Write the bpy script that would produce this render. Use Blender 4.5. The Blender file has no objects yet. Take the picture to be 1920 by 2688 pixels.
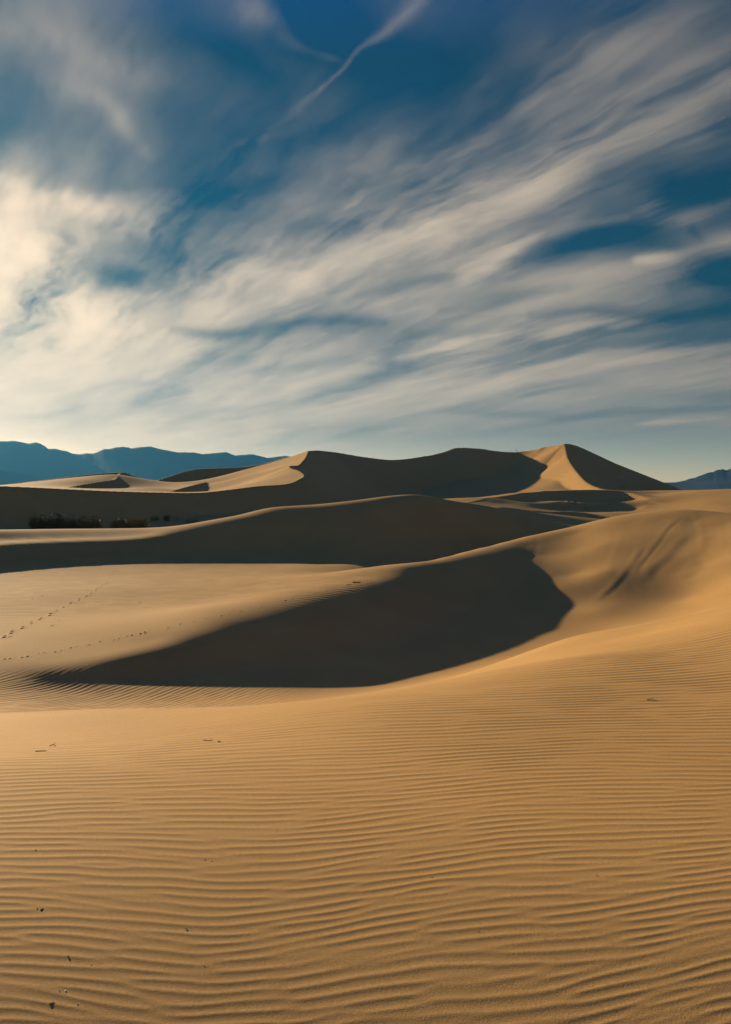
import bpy, bmesh, math, random
import numpy as np
from mathutils import Vector

# ------------------------------------------------------------------ camera, sky, sun, exposure
S = bpy.context.scene
COL = S.collection
EYE = 1.65                       # camera height over the sand at its foot
F, U0, V0 = 1792.0, 960.0, 1344.0   # 24 mm lens on a 36 mm tall frame, in picture units
SUN_AZ, SUN_EL = math.radians(-40), math.radians(13)

cam_data = bpy.data.cameras.new("camera")
cam = bpy.data.objects.new("camera", cam_data)
COL.objects.link(cam)
cam.location = (0, 0, EYE)
cam.rotation_euler = (math.radians(90), 0, 0)
cam_data.sensor_fit = 'VERTICAL'
cam_data.sensor_height = 36.0
cam_data.lens = 24.0
cam_data.clip_start = 0.1
cam_data.clip_end = 120000
S.camera = cam

W = bpy.data.worlds.new("World")
S.world = W
W.use_nodes = True
nt = W.node_tree
bg = nt.nodes["Background"]
sky = nt.nodes.new("ShaderNodeTexSky")
sky.sky_type = 'NISHITA'
sky.sun_disc = False
sky.sun_elevation = SUN_EL
sky.sun_rotation = SUN_AZ
sky.altitude = 0
sky.air_density = 1.0
sky.dust_density = 0.5
sky.ozone_density = 3.0
tc = nt.nodes.new("ShaderNodeTexCoord"); sep = nt.nodes.new("ShaderNodeSeparateXYZ")
nt.links.new(tc.outputs["Generated"], sep.inputs[0])
deep = nt.nodes.new("ShaderNodeValToRGB")          # the dry air's deep blue overhead, pale near the horizon
els = deep.color_ramp.elements
els[0].position = 0.0; els[0].color = (2.0, 1.72, 1.3, 1)
els[1].position = 1.0; els[1].color = (0.12, 0.78, 1.9, 1)
for p_, c_ in ((0.05, (1.9, 1.34, 0.96, 1)), (0.12, (0.60, 0.50, 0.42, 1)), (0.25, (0.015, 0.20, 0.235, 1)), (0.55, (0.012, 0.255, 0.33, 1))):
    e_ = els.new(p_); e_.color = c_
nt.links.new(sep.outputs["Z"], deep.inputs["Fac"])
tint = nt.nodes.new("ShaderNodeMix"); tint.data_type = 'RGBA'; tint.blend_type = 'MULTIPLY'
tint.inputs["Factor"].default_value = 1.0
nt.links.new(sky.outputs[0], tint.inputs["A"]); nt.links.new(deep.outputs["Color"], tint.inputs["B"])
nt.links.new(tint.outputs["Result"], bg.inputs[0])
bg.inputs[1].default_value = 0.05

sun_data = bpy.data.lights.new("sun", 'SUN')
sun_data.energy = 5.0
sun_data.angle = math.radians(0.5)
sun_data.color = (1.0, 0.765, 0.47)
sun = bpy.data.objects.new("sun", sun_data)
COL.objects.link(sun)
to_sun = Vector((math.sin(SUN_AZ) * math.cos(SUN_EL), math.cos(SUN_AZ) * math.cos(SUN_EL), math.sin(SUN_EL)))
sun.rotation_euler = to_sun.to_track_quat('Z', 'Y').to_euler()

S.view_settings.view_transform = 'Standard'
S.view_settings.look = 'None'
S.view_settings.exposure = 1.0
S.view_settings.gamma = 1.0
S.cycles.use_denoising = True
S.cycles.denoising_input_passes = 'RGB'
S.cycles.use_adaptive_sampling = False
S.cycles.transparent_max_bounces = 16
S.cycles.max_bounces = 5
S.cycles.diffuse_bounces = 3
S.cycles.volume_bounces = 0

# ------------------------------------------------------------------ small helpers
def tag(o, label=None, cat=None, group=None, kind=None):
    if label: o["label"] = label
    if cat: o["category"] = cat
    if group: o["group"] = group
    if kind: o["kind"] = kind
    return o

def mesh_object(name, verts, faces, mat, parent=None, smooth=True):
    me = bpy.data.meshes.new(name)
    verts = np.asarray(verts, np.float32)
    faces = np.asarray(faces, np.int32)
    n, k = faces.shape
    me.vertices.add(len(verts))
    me.vertices.foreach_set("co", verts.ravel())
    me.loops.add(n * k)
    me.loops.foreach_set("vertex_index", faces.ravel())
    me.polygons.add(n)
    me.polygons.foreach_set("loop_start", np.arange(0, n * k, k, dtype=np.int32))
    me.polygons.foreach_set("loop_total", np.full(n, k, np.int32))
    me.polygons.foreach_set("use_smooth", np.full(n, smooth))
    me.update(calc_edges=True)
    if mat: me.materials.append(mat)
    o = bpy.data.objects.new(name, me)
    COL.objects.link(o)
    if parent: o.parent = parent
    return o

def grid_faces(nr, nc):
    i = np.arange(nr * nc).reshape(nr, nc)
    return np.stack([i[:-1, :-1], i[:-1, 1:], i[1:, 1:], i[1:, :-1]], -1).reshape(-1, 4)

def smooth01(x, a, b):
    t = np.clip((x - a) / (b - a), 0, 1)
    return t * t * (3 - 2 * t)

def smax(a, b, k):
    return 0.5 * (a + b + np.sqrt((a - b) ** 2 + k * k))

def spline(pts, n):
    """Catmull-Rom through the points, n samples."""
    p = np.asarray(pts, float)
    if len(p) < 3:
        t = np.linspace(0, 1, n)[:, None]
        return p[0] * (1 - t) + p[-1] * t
    d = np.r_[0, np.cumsum(np.linalg.norm(np.diff(p[:, :], axis=0), axis=1))]
    p = np.vstack([2 * p[0] - p[1], p, 2 * p[-1] - p[-2]])
    s = np.linspace(0, d[-1], n)
    i = np.clip(np.searchsorted(d, s, 'right') - 1, 0, len(d) - 2)
    t = ((s - d[i]) / (d[i + 1] - d[i]))[:, None]
    a, b, c, e = p[i], p[i + 1], p[i + 2], p[i + 3]
    return 0.5 * (2 * b + (c - a) * t + (2 * a - 5 * b + 4 * c - e) * t ** 2 + (3 * b - a - 3 * c + e) * t ** 3)

# ------------------------------------------------------------------ terrain: surveyed points and interpolation
def P(u, v, y):                   # a surveyed point: bearing, elevation angle, distance
    return ((u - U0) / F, math.log(y), (V0 - v) / F)

def PZ(u, y, z):                  # the same with the height (relative to the eye) given
    return ((u - U0) / F, math.log(y), z / y)

class Tps:
    def __init__(s, pts, lam=1e-5):
        p = np.array(pts, float)
        s.x = p[:, :2]
        n = len(p)
        A = np.zeros((n + 3, n + 3))
        A[:n, :n] = s.k(((s.x[:, None] - s.x[None]) ** 2).sum(-1)) + lam * np.eye(n)
        A[:n, n] = 1; A[:n, n + 1:] = s.x
        A[n, :n] = 1; A[n + 1:, :n] = s.x.T
        s.c = np.linalg.solve(A, np.r_[p[:, 2], 0, 0, 0])
    @staticmethod
    def k(r2):
        return r2 * np.log(np.maximum(r2, 1e-12)) * 0.5
    def __call__(s, a, b):
        out = s.c[-3] + s.c[-2] * a + s.c[-1] * b
        for (xa, xb), c in zip(s.x, s.c[:-3]):
            out = out + c * s.k((a - xa) ** 2 + (b - xb) ** 2)
        return out

SH = np.array([math.sin(SUN_AZ) * math.cos(SUN_EL), math.cos(SUN_AZ) * math.cos(SUN_EL), math.sin(SUN_EL)])

def lee(u, v, y, t, sag):
    """A point where a cast shadow ends, the rim that casts it (t metres up the sunbeam) and the hollow between."""
    e = np.array([(u - U0) / F * y, y, (V0 - v) / F * y])
    r = e + SH * t
    m = e + SH * t * 0.55
    m[2] -= sag * t
    m2 = e + SH * t * 0.25
    m2[2] -= sag * 0.62 * t
    q = lambda p: (p[0] / p[1], math.log(p[1]), p[2] / p[1])
    return [q(e), q(r), q(m), q(m2)]

def shoulder(u, v, y, t, run):
    """The gently rounded ground just up-sun of the rim."""
    p = np.array([(u - U0) / F * y, y, (V0 - v) / F * y]) + SH * t + np.array([SH[0], SH[1], 0.085]) * run
    return (p[0] / p[1], math.log(p[1]), p[2] / p[1])

def dense(pts, step):
    """Resample a surveyed line every `step` units of bearing so that a narrow crest does not bead."""
    p = np.asarray(pts, float)
    keep = []
    for a, b in zip(p[:-1], p[1:]):
        keep.append(max(1, int(round(np.hypot(b[0] - a[0], b[1] - a[1]) / step))))
    d = np.r_[0, np.cumsum(np.hypot(np.diff(p[:, 0]), np.diff(p[:, 1])))]
    s = np.concatenate([np.linspace(d[i], d[i + 1], k, endpoint=False) for i, k in enumerate(keep)] + [d[-1:]])
    m = np.zeros_like(p)                      # monotone (Fritsch-Carlson) tangents
    h = np.diff(d)[:, None]; sl = np.diff(p, axis=0) / h
    m[0], m[-1] = sl[0], sl[-1]
    w1, w2 = 2 * h[1:] + h[:-1], h[1:] + 2 * h[:-1]
    with np.errstate(divide='ignore', invalid='ignore'):
        hm = (w1 + w2) / (w1 / sl[:-1] + w2 / sl[1:])
    m[1:-1] = np.where(sl[:-1] * sl[1:] > 0, hm, 0)
    i = np.clip(np.searchsorted(d, s, 'right') - 1, 0, len(d) - 2)
    hh = (d[i + 1] - d[i])[:, None]; t = ((s - d[i])[:, None]) / hh
    return ((2 * t ** 3 - 3 * t ** 2 + 1) * p[i] + (t ** 3 - 2 * t ** 2 + t) * hh * m[i]
            + (-2 * t ** 3 + 3 * t ** 2) * p[i + 1] + (t ** 3 - t ** 2) * hh * m[i + 1])

near = []
for u in (-2600, -1500, -700, 0, 480, 960, 1440, 1920, 2600, 3600, 4800):
    near += [PZ(u, 1.7, -1.70), PZ(u, 2.25, -1.675), PZ(u, 3.15, -1.65)]
for u, v, y in ((-2600, 1960, 5.3), (-1500, 1980, 5.3), (-500, 2000, 5.25), (0, 2000, 5.0), (480, 2000, 4.95), (960, 2000, 4.85), (1440, 2000, 4.85),
                (1920, 2000, 4.85), (2600, 2000, 4.9), (4000, 2000, 4.9),
                (0, 1880, 9.5), (-500, 1890, 9.5), (0, 1965, 5.9), (300, 1860, 11), (500, 1915, 6.8), (700, 1850, 10.5),
                (960, 1850, 7.2), (960, 1822, 11.2), (1300, 1760, 12), (1500, 1730, 10.5), (1500, 1672, 19.5),
                (1920, 1800, 8), (1920, 1700, 11), (1920, 1615, 15), (1700, 1655, 17), (2500, 1560, 12),
                (-400, 1800, 18.6), (1580, 1600, 34.2), (1640, 1592, 34.6), (1700, 1583, 35), (1800, 1570, 35), (1920, 1548, 33.4), (2200, 1510, 29.5), (2600, 1490, 23),
                (-1500, 1830, 16), (-2600, 1830, 16), (3400, 1560, 25), (4800, 1560, 25),
                # mid face of the slip face on the right
                (-900, 1900, 9)):
    near.append(P(u, v, y))
E1 = [(-150, 1784, 19.5, 0.3), (0, 1788, 19.7, 0.5), (180, 1793, 20, 0.9), (400, 1801, 20, 2.0), (560, 1804, 20, 3.0), (700, 1805, 20, 4.0), (840, 1805, 20.4, 4.9), (960, 1802, 21, 5.7),
      (1108, 1773, 23, 7.0), (1250, 1735, 25.5, 8.0), (1330, 1708, 27.4, 8.6), (1403, 1678, 29.5, 9.0), (1470, 1635, 32.5, 9.0),
      (1493, 1592, 35.5, 8.2), (1478, 1545, 38.1, 6.0), (1436, 1507, 41.0, 3.2)]
for e in dense(E1, 48):
    q4 = lee(*e, 0.055)
    if 0.7 <= e[3] < 3.2: near.append(shoulder(*e, 1.3))
    near += [q4[0]] if e[3] < 0.7 else [q4[0], q4[1]] if e[3] < 1.6 else q4 if e[1] > 1600 else ([q4[0], q4[2], q4[3]] if e[1] > 1530 else [q4[0]])
near += [P(1420, 1440, 47.3), P(1385, 1432, 48.1), P(1372, 1443, 46.9), P(1400, 1460, 45.5)]
CRA = [(-1500, 1690, 21), (-600, 1690, 23), (0, 1670, 25.5), (295, 1619, 28.5), (532, 1583, 31), (768, 1542, 33.8), (960, 1512, 36.5), (1066, 1487, 38.8), (1160, 1464, 43.2),
       (1255, 1440, 47.4), (1310, 1426.5, 49.6), (1374, 1410, 51.4), (1440, 1396, 52.8), (1510, 1381, 53.2), (1610, 1357, 53.3), (1699, 1344, 52.7), (1787, 1338, 51.6),
       (1920, 1349, 48.8), (2100, 1365, 44.8), (2500, 1385, 37), (3600, 1420, 25)]
near += [P(*c) for c in dense(CRA[2:-2], 45)] + [P(*c) for c in CRA[:2] + CRA[-2:]]
for u, y, z in dense([(1066, 44.5, -4.1), (1160, 50, -4.4), (1255, 55, -4.4), (1374, 61, -4.4), (1510, 66, -4.2), (1610, 67, -3.6), (1699, 66, -3.0),
                (1787, 64, -2.8), (1920, 59, -3.0)], 50):
    near.append(PZ(u, y, z))
for u, y, z in ( (2100, 54, -3.4), (2500, 47, -4), (3600, 40, -4),
                (0, 36, -4.45), (295, 39, -4.3), (532, 42, -4.2), (768, 44, -4.1), (960, 45, -4.1), (-600, 32, -4.3), (-1500, 30, -4.4),
                (-1500, 55, -3.5), (4800, 60, -4)):
    near.append(PZ(u, y, z))
E2 = [(-150, 1522, 42, 6.2), (0, 1507, 46, 7), (177, 1491, 50, 7), (400, 1481, 54, 7.2), (600, 1480, 55.5, 10), (800, 1480, 55, 14), (935, 1483, 54.5, 17)]
for e in dense(E2, 70):
    near += lee(*e, 0.06)
    if e[3] < 9.5: near.append(shoulder(*e, 2.6))
CRB = [(-1500, 1400, 46), (-600, 1400, 50), (-200, 1394, 55), (0, 1390, 60), (150, 1389, 65), (284, 1388, 68), (473, 1385, 70), (532, 1373, 70.5), (621, 1354, 70), (709, 1333, 70),
       (828, 1325, 71), (960, 1311, 73), (1037, 1302, 74.5), (1090, 1299, 76), (1137, 1304, 78), (1196, 1316, 80), (1285, 1329, 84), (1374, 1351, 87), (1510, 1381, 90),
       (1700, 1400, 92), (1920, 1405, 90), (2600, 1405, 85), (4800, 1410, 85)]
near += [P(*c) for c in dense(CRB[2:-2], 45)] + [P(*c) for c in CRB[:2] + CRB[-2:]]
for u, y, z in ((828, 57, -4.3), (960, 58, -4.4), (1090, 60, -4.5), (1196, 64, -4.5), (1285, 69, -4.5), (1374, 75, -4.4)):
    near.append(PZ(u, y, z))
for u, v, y in dense(CRB, 90):
    zc = (V0 - v) / F * y
    near += [PZ(u, y * 1.12, zc - 2.2), PZ(u, y * 1.3, zc - 5.0)]
for (ua, va, ya), (ub, vb, yb) in (((1510, 1590, 35.6), (1510, 1381, 53.2)), ((1580, 1600, 34.2), (1580, 1364, 53.3)), ((1660, 1590, 34.8), (1660, 1349, 53)), ((1740, 1578, 35), (1740, 1341, 52.2)),
                                   ((1830, 1565, 34.7), (1830, 1341, 50.8)), ((1920, 1548, 33.4), (1920, 1349, 48.8)), ((2100, 1520, 30.8), (2100, 1365, 44.8))):
    za, zb = (V0 - va) / F * ya, (V0 - vb) / F * yb
    for t in (.3, .6, .85):
        near.append(PZ(ua, ya + (yb - ya) * t, za + (zb - za) * t + {1510: .06, 1580: .10, 1660: .11, 1740: .04}.get(ua, -.06) * math.sin(math.pi * t)))
NEAR = Tps(near, 1.5e-4)

far = []
for u, y, z in ((-1500, 70, -5), (-1500, 110, -1), (-600, 72, -6), (-600, 110, -2), (0, 80, -7), (0, 100, -6.5), (300, 90, -7.5), (300, 108, -6.5), (600, 95, -7), (600, 115, -5.5),
                (900, 100, -6), (900, 125, -3), (1150, 100, -5), (1150, 120, -3), (1920, 110, -6), (2600, 105, -6), (4800, 100, -6),
                (1000, 325, 5), (1150, 330, 5), (1000, 220, 2.5), (1100, 225, 2.5), (850, 250, 5),
                (1604, 285, 8.6), (1750, 290, 9), (1900, 300, 8), (2300, 300, 6), (4800, 300, 4),
                (-1500, 300, 4), (-600, 300, 6), (-1500, 560, -6), (0, 560, -6), (960, 560, -6), (1920, 560, -6), (4800, 560, -6), (1150, 370, 10), (1000, 340, 7),
                (1640, 380, 8), (1600, 400, 12), (1560, 400, 20), (1590, 340, 10), (1700, 400, 6), (1483, 465, 24), (1600, 450, 8), (1433, 485, 26), (1300, 490, 26), (1100, 470, 16), (950, 430, 12)):
    far.append(PZ(u, y, z))
for u, v, y in ((0, 1388, 118), (130, 1389, 128), (230, 1389, 129), (330, 1389, 130), (460, 1367, 138), (600, 1362, 144), (800, 1345, 150),
                (1000, 1325, 170), (1150, 1322, 168),
                # the hollow in front of the peak
                (1240, 1318, 227), (1300, 1305, 274), (1370, 1290, 347), (1400, 1278, 363), (1412, 1262, 384), (1410, 1250, 400), (1408, 1226, 428), (1375, 1200, 448),
                (1340, 1295, 262), (1420, 1288, 290), (1340, 1255, 408), (1280, 1275, 385),
                (1500, 1260, 365), (1480, 1225, 405),
                (1433, 1174, 446), (1368, 1186, 456),
                (1285, 1330, 115), (1344, 1333, 120), (1403, 1344, 124), (1492, 1354, 128), (1580, 1363, 130), (1700, 1372, 130),
                (1285, 1348, 106), (1344, 1352, 108), (1403, 1362, 112), (1492, 1372, 116), (1580, 1382, 118),
                (1344, 1344, 136), (1403, 1352, 140), (1492, 1360, 142), (1580, 1368, 145),
                (1232, 1320, 170), (1291, 1307, 185), (1374, 1295, 200), (1433, 1290, 208), (1492, 1288, 215), (1551, 1287, 220), (1610, 1288, 223),
                (1320, 1322, 176), (1400, 1328, 178), (1454, 1321, 186), (1486, 1317, 190), (1551, 1320, 196), (1594, 1321, 200),
                (1480, 1345, 170), (1560, 1350, 170), (1620, 1345, 178), (1540, 1335, 187), (1440, 1336, 180),
                (1640, 1318, 203), (1669, 1336, 194), (1690, 1332, 194),
                (1705, 1312, 204), (1700, 1302, 215), (1730, 1325, 196), (1720, 1345, 180), (1660, 1358, 165),
                (1669, 1289, 232), (1728, 1296, 225), (1787, 1293, 218), (1847, 1291, 212), (1920, 1290, 207), (2100, 1288, 200), (2500, 1290, 190), (4800, 1300, 180),
                (1780, 1318, 196), (1850, 1318, 188), (1920, 1318, 182), (2100, 1320, 175), (1800, 1345, 172), (1920, 1345, 160), (2100, 1350, 155)):
    far.append(P(u, v, y))
far += [PZ(1374, 193, 3.3), PZ(1433, 200, 3.6), PZ(1492, 206, 4.0), PZ(1551, 210.5, 4.2), PZ(1610, 213.5, 4.2), PZ(1650, 210, 3.6)]
far += [P(u, v, y) for u, v, y in ((1291, 1308, 193), (1374, 1296, 208), (1433, 1291, 216), (1492, 1289, 224), (1551, 1288, 230), (1610, 1288.5, 233), (1492, 1290, 245), (1551, 1289.5, 250), (1610, 1290, 252))]
FAR = Tps(far)
B3 = [(-1500, 1262, 90), (-400, 1270, 112), (0, 1277, 130), (154, 1284, 138), (284, 1290, 145), (426, 1294, 152), (532, 1294, 158), (591, 1288, 162), (680, 1277, 168),
      (757, 1271, 174), (792, 1257, 183), (801, 1248, 192), (786, 1236, 205), (762, 1226, 218), (768, 1223, 228), (786, 1221, 245), (801, 1206, 275), (813, 1183, 320)]
wind = [P(*q) for q in B3]
for u, v, y in ((60, 1279, 165), (60, 1278, 230), (200, 1287, 180), (200, 1281, 235), (300, 1288, 180), (335, 1277, 262), (290, 1285, 240), (250, 1288, 205), (400, 1280, 230), (0, 1276, 260),
                (408, 1262, 300), (400, 1290, 175), (185, 1274, 255), (230, 1262, 268), (275, 1252, 282), (303, 1246, 290), (530, 1291, 225), (560, 1290, 205), (560, 1289, 185), (590, 1286, 215), (640, 1272, 198), (700, 1257, 207), (610, 1274, 240), (520, 1296, 185),
                (640, 1250, 262), (700, 1226, 300), (580, 1268, 290), (640, 1234, 315), (740, 1240, 215), (760, 1203, 312), (-600, 1278, 260), (-600, 1275, 160)):
    wind.append(P(u, v, y))
for u, y, z in ((-600, 340, 2), (0, 345, 4), (200, 345, 6), (330, 345, 8), (430, 350, 9), (540, 370, 9), (640, 390, 10), (760, 400, 14)):
    wind.append(PZ(u, y, z))
WIND = Tps(wind)

RIDGES = []                       # crest samples: x, y, z, lee normal, lee slope, windward slope
def ridge(pts, n, ml, mw):
    p = np.array([((u - U0) / F * y, y, (V0 - v) / F * y) for u, v, y in pts])
    s = spline(p, n)
    ml = np.interp(np.linspace(0, 1, n), np.linspace(0, 1, np.size(ml)), np.atleast_1d(ml))
    mw = np.interp(np.linspace(0, 1, n), np.linspace(0, 1, np.size(mw)), np.atleast_1d(mw))
    t = np.gradient(s[:, :2], axis=0)
    t /= np.linalg.norm(t, axis=1)[:, None]
    for q, tt, a, b in zip(s, t, ml, mw):
        RIDGES.append((q[0], q[1], q[2], tt[1], -tt[0], a, b))

ridge(B3,
      170, .58, .58)
ridge([(813, 1183, 320), (839, 1182, 365), (886, 1187, 385), (960, 1199, 400), (1037, 1206, 420), (1120, 1196, 445), (1161, 1187.5, 456), (1196, 1175, 460), (1214, 1174, 460),
       (1255, 1176, 460), (1315, 1184, 458), (1368, 1184.5, 455), (1433, 1173, 445), (1483, 1164, 432)], 110, .58, .45)
ridge([(1483, 1164, 432), (1488, 1189, 412), (1492, 1203, 398), (1507, 1227, 374), (1524, 1248, 350), (1542, 1265, 330), (1575, 1280, 308), (1604, 1286, 290)], 60, .6, .6)
ridge([(1483, 1164, 432), (1498, 1165, 432), (1527, 1175, 430), (1581, 1202, 425), (1669, 1243, 415), (1728, 1268, 408), (1817, 1292, 400), (1900, 1310, 390)], 60, .55, .5)
ridge([(24, 1273, 290), (90, 1262, 292), (148, 1255, 295), (236, 1244, 298), (319, 1239, 300), (340, 1245, 303), (361, 1251, 306), (400, 1263, 310)], 40, .5, .5)
ridge([(319, 1239, 300), (312, 1248, 288), (303, 1257, 272), (270, 1262, 258), (220, 1270, 245), (154, 1283, 228)][::-1], 30, .5, .5)
ridge([(423, 1257, 330), (502, 1233, 345), (560, 1228, 350), (632, 1225, 352), (697, 1215, 352), (762, 1197, 355)], 40, .5, .5)
ridge([(1380, 1338, 150), (1440, 1342, 152), (1500, 1342, 155), (1550, 1348, 158), (1568, 1357, 155)], 24, .55, .2)
ridge([(445, 1290, 172), (480, 1280, 205), (512, 1271.5, 235), (540, 1265, 262)], 30, .5, .5)
ridge([(1232, 1320, 170), (1291, 1307, 185), (1374, 1295, 200), (1433, 1290, 208), (1492, 1288, 215), (1551, 1287, 220), (1610, 1288, 222), (1640, 1292, 220),
       (1665, 1297, 215), (1690, 1306, 209), (1705, 1315, 203)], 60, .6, .15)
RIDGES = np.array(RIDGES)

def cones(X, Y):
    out = np.full(X.shape, -1e3)
    for x, y, z, nx, ny, ml, mw in RIDGES:
        dx, dy = X - x, Y - y
        d = np.sqrt(dx * dx + dy * dy) + 1e-6
        c = (dx * nx + dy * ny) / d
        t = np.clip((c + .35) / .7, 0, 1)
        m = mw + (ml - mw) * t * t * (3 - 2 * t)
        np.maximum(out, z - m * d, out=out)
    return out

# grid: bearing columns x distance rows
u_in = np.arange(-96, 2018, 2.4)
n_in = (len(u_in) - 1) // 4 * 4 + 1
u_in = u_in[:n_in]
g = 2.4 * np.cumsum(1.075 ** np.arange(1, 61))
UU = np.r_[(u_in[0] - g)[::-1], u_in, u_in[-1] + g]
lo, mid, hi = math.log(1.75), math.log(62), math.log(520)
b1 = np.arange(lo, mid, 0.0020)
b2 = np.arange(b1[-1] + 0.0028, hi, 0.0028)
BB = np.r_[b1, b2]
BB = BB[:(len(BB) - 1) // 4 * 4 + 1]

def up4(c):                       # Catmull-Rom x4 along axis 0
    p = np.concatenate([2 * c[:1] - c[1:2], c, 2 * c[-1:] - c[-2:-1]])
    a, b, d, e = p[:-3], p[1:-2], p[2:-1], p[3:]
    out = np.empty(((len(c) - 1) * 4 + 1,) + c.shape[1:])
    for k in range(4):
        t = k / 4
        out[k:-1:4] = 0.5 * (2 * b + (d - a) * t + (2 * a - 5 * b + 4 * d - e) * t ** 2 + (3 * b - a - 3 * d + e) * t ** 3)
    out[-1] = c[-1]
    return out

def on_grid(f, ua, bb):
    A, B = np.meshgrid((ua[::4] - U0) / F, bb[::4])
    return up4(up4(f(A, B)).T).T

nr, nc = len(BB), len(UU)
print("grid", nr, nc)
YY = np.exp(BB)[:, None]
XX = ((UU - U0) / F)[None] * YY
crb_u = np.array([c[0] for c in CRB]); crb_y = np.array([c[2] for c in CRB])
cut = np.interp(UU, crb_u, crb_y)[None]
ZZ = on_grid(NEAR, UU, BB) * YY
i_far = int(np.searchsorted(BB, math.log(48))) // 4 * 4
zf = on_grid(FAR, UU, BB[i_far:]) * YY[i_far:]
i_rid = int(np.searchsorted(BB, math.log(85)))
zc = cones(XX[i_rid:], np.broadcast_to(YY[i_rid:], XX[i_rid:].shape))
zfar = zf[i_rid - i_far:]
zw = on_grid(WIND, UU, BB[i_far:])[i_rid - i_far:] * YY[i_rid:]
best = np.full(zc.shape, 1e9); side = np.zeros(zc.shape)
Yr = np.broadcast_to(YY[i_rid:], zc.shape)
for x, y, z, nx, ny, ml, mw in RIDGES[:170]:
    dx, dy = XX[i_rid:] - x, Yr - y
    d = dx * dx + dy * dy
    w = d < best
    best[w] = d[w]; side[w] = (dx * nx + dy * ny)[w]
inw = (side < 0) & (Yr < 380) & (XX[i_rid:] < -20) | (side < 0) & (Yr < 230) & (XX[i_rid:] < 0)
base3 = np.where(inw, np.maximum(zw, zfar), zfar)
zf[i_rid - i_far:] = smax(base3, zc, 0.3)
mix = smooth01(YY[i_far:] / cut, 1.14, 1.27)
ZZ[i_far:] = ZZ[i_far:] * (1 - mix) + zf * mix

# ---- wind ripples: band-passed noise gives a phase field with real forks and ends
def ripple_field(seed, n, k0, sk, sx):
    rng = np.random.default_rng(seed)
    ky = np.fft.fftfreq(n)[:, None] * n
    kx = np.fft.fftfreq(n)[None] * n
    H = np.exp(-((ky - k0) / sk) ** 2 - (kx / sx) ** 2) * (ky > 0)
    f = np.fft.ifft2(np.fft.fft2(rng.standard_normal((n, n))) * H)
    amp = np.abs(f); amp /= amp.mean()
    ph = np.angle(f)
    return np.cos(ph + 0.45 * np.sin(ph)) * np.clip(amp, 0.05, 1.0)   # steeper on the near side

N = 2048
R1 = ripple_field(3, N, 220, 66, 40)
R2 = ripple_field(8, N, 220, 48, 26)
def sample(T, p, q):              # p across, q along, in ripple lengths (220 per tile)
    n = T.shape[0]
    x = (p * n / 220.0) % n; y = (q * n / 220.0) % n
    i = np.floor(x).astype(int) % n; j = np.floor(y).astype(int) % n
    fx = x - np.floor(x); fy = y - np.floor(y)
    i2 = (i + 1) % n; j2 = (j + 1) % n
    return (T[j, i] * (1 - fx) + T[j, i2] * fx) * (1 - fy) + (T[j2, i] * (1 - fx) + T[j2, i2] * fx) * fy

k = int(np.searchsorted(BB, math.log(60)))
Xn, Yn = XX[:k], np.broadcast_to(YY[:k], XX[:k].shape)
vis_v = V0 - ZZ[:k] / Yn * F
# foreground set
KR = 0.0225
lamY = KR * Yn * (1 - 0.25 * smooth01(Yn, 6, 16))
q = np.log(Yn) / KR
aN = Xn / Yn
pp = aN / KR * 0.85 + 0.6 * np.sin(q * 0.11)
qq = q - 0.13 * aN / KR * (0.35 + 0.9 * smooth01(aN, -.5, .6)) + 0.9 * np.sin(aN * 5.0 + q * 0.06) + 0.5 * np.sin(aN * 11 - q * 0.1 + 2)
brink = np.interp((Xn / Yn) * F + U0, [-400, 0, 500, 1000, 1500, 1920, 2600], [5.4, 6, 6.8, 8, 10.5, 14, 17])
w1 = 1 - smooth01(Yn / brink, 0.7, 1.45)
ZZ[:k] += sample(R1, pp, qq) * lamY * 0.0195 * w1
# cross set on the floor of the bowl, left
uN = (Xn / Yn) * F + U0
ang = math.radians(62)
lam2 = 0.19
p2 = (Xn * math.cos(ang) + Yn * math.sin(ang)) / lam2
q2 = (-Xn * math.sin(ang) + Yn * math.cos(ang)) / lam2 + 0.8 * np.sin(Xn * 0.35 + Yn * 0.2)
w2 = smooth01(Yn, 8, 13) * (1 - smooth01(Yn, 19.2, 21.5)) * (1 - smooth01(uN, 450, 1000)) 
ZZ[:k] += sample(R1, p2 + 31, q2 + 57) * lam2 * 0.030 * w2
w3 = smooth01(Yn, 26, 32) * (1 - smooth01(Yn, 54, 58)) * (1 - smooth01(uN, 950, 1100))
ZZ[:k] += sample(R1, Xn / 0.4 + Yn * .1 + 11, Yn / 0.4 + 0.12 * Xn / .4 + 91) * 0.4 * 0.019 * w3

VV = V0 - ZZ / YY * F             # picture height of every vertex, for finding where a sight line lands
def land(u, v):
    j = int(np.argmin(np.abs(UU - u)))
    i = int(np.argmax(VV[:, j] <= v))
    return XX[i, j], float(YY[i, 0]), ZZ[i, j]

# ---- footprints, slides and trampled sand pressed into the surface
def press(x, y, r, depth, ry=None):
    ry = ry or r
    a0, a1 = np.searchsorted(BB, [math.log(max(y - 3.5 * ry, 1.8)), math.log(y + 3.5 * ry)])
    c0, c1 = np.searchsorted(UU, [x / y * F + U0 - 4.5 * r / y * F, x / y * F + U0 + 4.5 * r / y * F])
    xs, ys = XX[a0:a1, c0:c1], YY[a0:a1]
    q = ((xs - x) / r) ** 2 + ((ys - y) / ry) ** 2
    ZZ[a0:a1, c0:c1] -= depth * (np.exp(-q) - 0.45 * np.exp(-(np.sqrt(q) - 1.7) ** 2 / 0.25))
rng = np.random.default_rng(5)
def track(pts, pair, r, depth, jit):
    for k, (u, v) in enumerate(pts):
        for du, dv in pair:
            x, y, z = land(u + du + rng.normal(0, jit), v + dv + rng.normal(0, jit * .5))
            press(x, y, r * rng.uniform(.85, 1.2), depth * rng.uniform(.7, 1.25), r * 1.5)
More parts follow.
